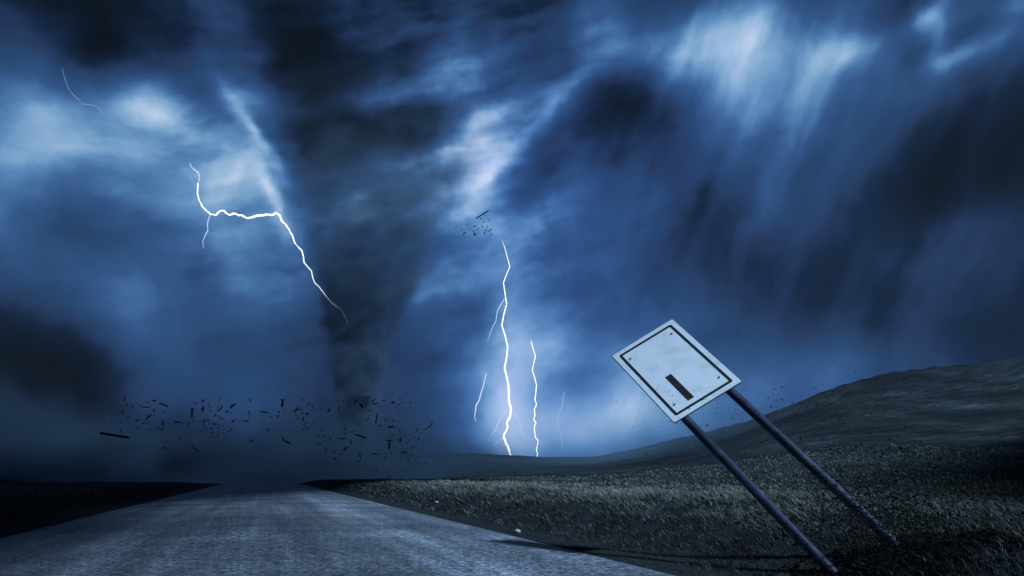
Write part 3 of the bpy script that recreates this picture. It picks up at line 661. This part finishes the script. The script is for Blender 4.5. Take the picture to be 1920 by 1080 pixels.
CAT = dict(plank='plank', splinter='splinter', shard='wood shard', twig='twig', tee='broken frame', cross='crossed sticks', fork='forked branch', pointed='broken board', curl='bark strip')
pieces = []
def debris(cx, cy, L, Wd, ang, kind='splinter', Y=None, label=None):
    """cx, cy, L, Wd as seen; ang counted up from the horizontal"""
    if Y is None: Y = 62 + 44 * DR.random()
    k = Y / F; me = chip_mesh(kind, L * k * 1.02, max(Wd, 2.2) * k, len(pieces) * 7 + 1)
    o = link(WORD[kind], me, wood); o.location = at(cx, cy, Y)
    tiltx = DR.uniform(-.5, .5); tiltz = DR.uniform(-.35, .35)
    o.rotation_euler = (Matrix.Rotation(tiltz, 3, 'Z') @ Matrix.Rotation(-R(ang), 3, 'Y') @ Matrix.Rotation(R(90) + tiltx, 3, 'X')).to_euler()
    pieces.append((o, kind, cx, cy, L, Wd, ang, label)); return o
DA = '''262 366 222 22 -9 plank|352 38 40 8 80|370 92 25 8 70|424 108 50 10 -70|530 108 90 9 -5 twig|620 52 36 6 -5|562 68 20 8 -15|704 90 98 12 -20 plank|620 143 40 12 -50
706 160 20 8 -70|570 200 66 13 38 fork|386 203 25 10 -50|464 232 32 12 30|524 254 26 10 30|235 230 18 8 80|335 158 35 8 45|475 298 32 6 -40|320 255 14 7 70|322 330 42 5 75 curl|380 230 10 8 0|556 260 9 8 0
702 270 72 11 -78 shard|960 165 84 15 88 tee|848 249 92 12 -6 pointed|875 288 18 10 0 shard|925 285 32 10 68|930 247 20 8 -30|975 238 11 7 -60|668 316 52 5 -5 curl|585 314 15 6 -5|553 387 16 8 0|852 393 26 12 -50 shard|716 480 32 14 -28|980 475 102 10 -38 twig
1060 125 48 15 80 fork|1047 165 14 8 60|1003 80 28 9 20|973 70 10 6 0|1058 55 38 7 30 cross|1118 100 44 8 -58|1122 145 30 10 -60|1075 238 90 9 5 cross|1168 195 38 5 30 curl|1220 212 50 7 -40|1205 45 26 8 50|1230 110 24 9 30|1208 135 42 14 35|1195 108 11 8 70
1328 100 72 16 35 fork|1277 155 28 12 30|1272 145 12 9 80|1313 168 9 8 0|1395 47 22 10 -50|1484 52 30 8 -72|1478 182 88 11 -78 shard|1438 235 62 7 -6 twig|1332 236 40 14 40 shard|1625 158 98 13 -6 pointed|1676 200 20 11 0 shard|1733 197 36 10 70|1742 155 20 8 -28|1650 320 32 12 -55 shard|1495 418 34 16 -30|1800 412 100 11 -38 twig
1775 78 70 18 85 tee|1160 265 34 10 -15 cross|1122 298 38 9 -70 curl|1070 300 18 6 10|1115 255 16 7 60|1068 270 16 7 -60|1105 216 12 6 10|1092 292 9 6 80|1200 297 18 7 -20|1200 265 12 6 -40|1235 278 14 6 70|1215 232 8 6 20|1260 230 8 6 60|1145 340 27 8 40|1205 335 12 6 30|1190 366 20 5 -15|1285 333 24 5 15|1312 315 17 8 0|1125 383 18 6 20|1160 384 18 6 -70|1252 391 9 6 0|1247 350 9 6 10|1150 365 9 6 70|1790 143 12 6 -50|1375 233 12 5 10'''
DB = '''300 155 90 12 4 cross|420 105 52 9 35 curl|458 112 28 6 -60|405 192 36 12 -20 cross|365 242 44 12 78 fork|357 180 26 9 60|390 290 30 10 45|410 343 26 8 -65|370 347 20 6 20|325 230 13 7 75|295 206 14 7 -70|300 241 17 7 5|340 132 12 7 20|398 322 10 6 0|455 322 16 5 0|465 282 16 6 65|365 50 20 10 -50|125 172 0 0 0
620 160 42 18 55|550 350 36 9 80|515 413 38 8 -5|570 413 22 8 70|628 435 52 10 -68|527 493 36 8 42|748 435 92 12 0 twig|783 342 42 11 75|785 388 26 8 0|852 373 36 8 0|940 415 106 15 -20 plank|845 473 44 13 -58|943 490 18 8 -80|790 540 68 14 38 fork|588 540 30 12 -55|673 572 34 12 35|740 595 30 8 40|583 573 10 8 0|937 615 82 11 -76 shard
1100 594 98 11 -6 pointed|1130 634 18 11 0 shard|1185 632 36 10 68|1193 590 24 8 -25|910 668 36 5 0|685 642 36 7 -42|1106 752 30 13 -50 shard|955 850 36 14 -32|1248 845 110 10 -40 twig|182 455 108 11 -40 twig|948 108 62 20 -48|993 105 46 11 -80|1028 157 42 15 35|1010 247 36 14 30|1102 240 100 17 72|1195 250 60 8 -40 twig|1268 260 20 9 0
1255 322 82 18 0 shard|1133 316 52 6 -12 curl|1332 362 44 7 -55|1498 360 48 8 65 twig|1620 322 112 12 40 twig|1387 412 16 13 30|1337 450 48 15 80 fork|1405 475 28 10 -60|1272 404 28 9 15|1485 435 15 9 40|1523 438 30 12 25 shard|1570 476 15 10 70|1226 500 94 18 88 tee|1372 578 88 11 4 cross|1465 530 44 7 30 curl|1632 578 30 17 45|1445 606 36 10 -20 cross
1405 645 46 9 -70 curl|1400 598 20 7 50|1345 615 15 6 -70|1348 652 20 7 15|1432 690 27 9 35|1490 645 18 7 -30|1500 688 13 6 40|1585 687 30 5 15|1437 721 13 6 10|1487 722 24 5 -5|1410 742 20 6 20|1448 743 18 7 -72|1550 749 10 6 0|1527 625 12 6 70|1557 570 8 6 60|1242 580 12 6 -30|1490 612 18 6 -30|1385 555 12 6 10|1418 450 10 6 0|1243 393 10 6 0
895 60 48 13 38|880 80 30 9 50|825 75 24 9 50|1095 90 58 9 -4 shard|1062 60 48 10 50|1175 57 26 13 20|1150 115 26 8 65|720 140 34 6 88|660 75 18 7 70|770 62 22 8 88|835 125 18 12 -40|480 155 14 6 60|537 150 14 6 60|1118 118 12 7 0|910 135 14 6 60|888 188 14 6 80|1440 78 18 12 45|1265 78 46 7 5 cross|1320 100 20 8 -10 cross|1293 125 18 8 -70 curl|1330 48 26 5 10 curl
1258 124 10 5 15|1308 155 14 5 40|1345 124 10 5 -20|1370 110 10 5 70|1320 184 10 5 80|1296 184 8 5 0|1386 188 9 5 -20|1408 149 14 4 15|1392 76 8 5 0|1358 84 8 5 40|1365 142 10 5 20|1338 165 8 4 0|1378 150 7 5 0|1283 100 8 5 60|1346 70 7 5 0'''
DC = '''896 263 312 26 31 plank|302 549 44 24 8|858 358 38 9 -55|928 438 24 12 85|1045 388 40 16 82|562 504 26 13 50|725 530 62 10 -5|883 522 14 10 -60|906 556 36 15 -10|1003 550 58 16 80|796 594 56 18 72|1078 618 66 22 55|970 618 44 9 62|1024 655 40 16 85|945 684 62 22 -35|1092 700 50 20 82|714 620 30 13 78|597 610 24 14 30|672 642 20 12 20|494 690 70 12 35 curl|712 708 78 22 80|740 724 40 16 -8|475 722 30 10 -60'''
for src_, k_, ox, oy in ((DA, 4.8, 160, 740), (DB, 5.3333, 500, 740), (DC, 12.0, 830, 380)):
    for ln in src_.split('\n'):
        for q_ in ln.split('|'):
            f_ = q_.split(); v_ = [float(t_) for t_ in f_[:5]]
            if v_[2] == 0: continue
            debris(ox + v_[0] / k_, oy + v_[1] / k_, v_[2] / k_, v_[3] / k_, v_[4], f_[5] if len(f_) > 5 else 'splinter')
# a label that points to one piece: its kind, its slant, and where it flies beside the big pieces
MARKS = [((214.6, 816.3), 'the long brown plank at far left'), ((904.7, 401.9), 'the highest tilted plank'), ((306.7, 758.8), 'the short left plank'),
         ((360, 774.4), 'the tall left broken frame'), ((436.7, 760.8), 'the forked branch left of the road'), ((498.5, 772.9), 'the pointed board over the road'), ((529.8, 754.6), 'the broken frame above the road'),
         ((364, 839), 'the lone low twig left of the road'), ((384, 789.6), 'the crossed sticks left of the road'), ((556.3, 769), 'the crossed sticks above the road'), ((534.5, 825.8), 'the bent twig over the road end'),
         ((676.3, 817.8), 'the plank in the funnel dust'), ((648, 841.3), 'the forked branch in the funnel dust'), ((706.6, 785), 'the steep wide splinter'), ((734, 898), 'the lowest bent twig'),
         ((730, 833.8), 'the broken frame at the dust edge'), ((757, 848), 'the crossed sticks at the dust edge'), ((803.8, 800.4), 'the rightmost bent twig'), ((737, 754.6), 'the small high crossed sticks'), ((735, 800.4), 'the thick shard in dust'), ((640, 821.5), 'the dim twig in the funnel dust')]
CDESC = {}
used = {}
for it in pieces:
    o, kind, cx, cy, L, Wd, ang, lb = it
    ms = min(MARKS, key=lambda q_: math.hypot(q_[0][0] - cx, q_[0][1] - cy)); dxm, dym = cx - ms[0][0], ms[0][1] - cy; dm = math.hypot(dxm, dym)
    size = 'long' if L > 14 else 'medium' if L > 6.5 else 'short' if L > 3.6 else 'tiny'
    if Wd > 3 and L < 14: size = 'chunky'
    a2 = ((ang + 90) % 180) - 90
    sl_ = 'level' if abs(a2) < 12 else 'upright' if abs(a2) > 66 else ('rising' if a2 > 0 else 'falling')
    noun = CAT[kind]
    if dm < 3: lab = 'dark ' + ' '.join(('flying', noun)) + ', ' + ms[1].replace('the ', '', 1)
    else:
        oc_ = ['right of', 'above right of', 'above', 'above left of', 'left of', 'below left of', 'below', 'below right of'][int(((math.degrees(math.atan2(dym, dxm)) + 22.5) % 360) // 45)]
        how = 'just' if dm < 12 else 'somewhat' if dm < 26 else 'well'
        lab = f'{size} {sl_} {noun} {how} {oc_} {ms[1]}'
    used.setdefault(lab, []).append(it)
for lab, its in used.items():
    if len(its) > 1:
        its.sort(key=lambda q_: -q_[4])
        words = ['longer', 'shorter'] if len(its) == 2 else ['longest', 'middle', 'shorter', 'shortest', 'least'][:len(its)]
        for w_, it in zip(words, its): tag(it[0], w_ + ' ' + lab, CAT[it[1]])
    else: tag(its[0][0], lab, CAT[its[0][1]])
for o, kind, cx, cy, *_ in pieces:
    o['group'] = 'debris above the funnel' if cy < 460 else 'debris flying over the left field' if cx < 520 else 'debris flying in the funnel dust'

# ------------------------------------------------------------------ grit and soil thrown through the air near the sign
g_ = np.random.default_rng(21)
def specks(n, pxf, pyf, yf, smin, smax):
    px = pxf(g_.random(n), g_.standard_normal(n)); py = pyf(g_.random(n), g_.standard_normal(n)); Y = yf(g_.random(n))
    C_ = np.stack([(px - HX) / F * Y, Y, CAM_H + (HY - py) / F * Y], -1); s_ = (smin + (smax - smin) * g_.random(n) ** 3) * Y / F
    k = C_[:, 2] > height(C_[:, 0], C_[:, 1]) + .01; C_, s_ = C_[k], s_[k]; n = len(C_)
    T4 = np.array([[1, 1, 1], [1, -1, -1], [-1, 1, -1], [-1, -1, 1]], float)[None] * (.5 + g_.random((n, 4, 1))) * (.6 + .8 * g_.random((n, 1, 3)))
    V = (C_[:, None] + T4 * s_[:, None, None]).reshape(-1, 3); i_ = np.arange(n)[:, None] * 4
    return V, np.concatenate([i_ + [[0, 1, 2]], i_ + [[0, 3, 1]], i_ + [[0, 2, 3]], i_ + [[1, 3, 2]]])
sets = [specks(700, lambda u, g: 1150 + 560 * u, lambda u, g: 740 + 215 * u, lambda u: 4 + 5 * u, .35, 1.25),
        specks(500, lambda u, g: 1530 + 90 * g, lambda u, g: 800 + 60 * g, lambda u: 4 + 4 * u, .35, 1.2),
        specks(7000, lambda u, g: 1665 + 85 * g, lambda u, g: 975 + 48 * g, lambda u: 4.6 + 1.9 * u, .5, 2.1),
        specks(160, lambda u, g: 1120 + 200 * u, lambda u, g: 370 + 90 * u, lambda u: 8 + 9 * u, .3, .6)]
Vs, Fs, o_ = [], [], 0
for V, Fc in sets: Vs.append(V); Fs.append(Fc + o_); o_ += len(V)
som, N, b = mat('dark_soil', .95, spec=.05); N.put(b.inputs['Base Color'], N.ramp(N.n('ShaderNodeNewGeometry').outputs['Random Per Island'], [(0, (.008, .008, .007)), (1, (.045, .04, .035))]))
tag(link('flying_grit', np_mesh('flying_grit', np.concatenate(Vs), np.concatenate(Fs), False), som), 'dark specks of soil flying round the leaning sign posts', 'grit', kind='stuff')

# ------------------------------------------------------------------ the air: rain haze over the whole place
hz = bpy.data.materials.new('rain_haze'); hz.use_nodes = True; hz.node_tree.nodes.clear(); N = NT(hz.node_tree)
pv = N.n('ShaderNodeVolumePrincipled'); pv.inputs['Color'].default_value = (.72, .84, 1, 1); pv.inputs['Density'].default_value = .00005; pv.inputs['Anisotropy'].default_value = .1
N.put(N.n('ShaderNodeOutputMaterial').inputs['Volume'], pv.outputs[0])
bm = bmesh.new(); bmesh.ops.create_cube(bm, size=1)
for v in bm.verts: v.co = Vector((v.co.x * 1500, v.co.y * 1500, -18 + (v.co.z + .5) * 320))
me = bpy.data.meshes.new('haze'); bm.to_mesh(me); bm.free(); hz_o = link('haze', me, hz); tag(hz_o, 'thin blue rain haze', kind='stuff')
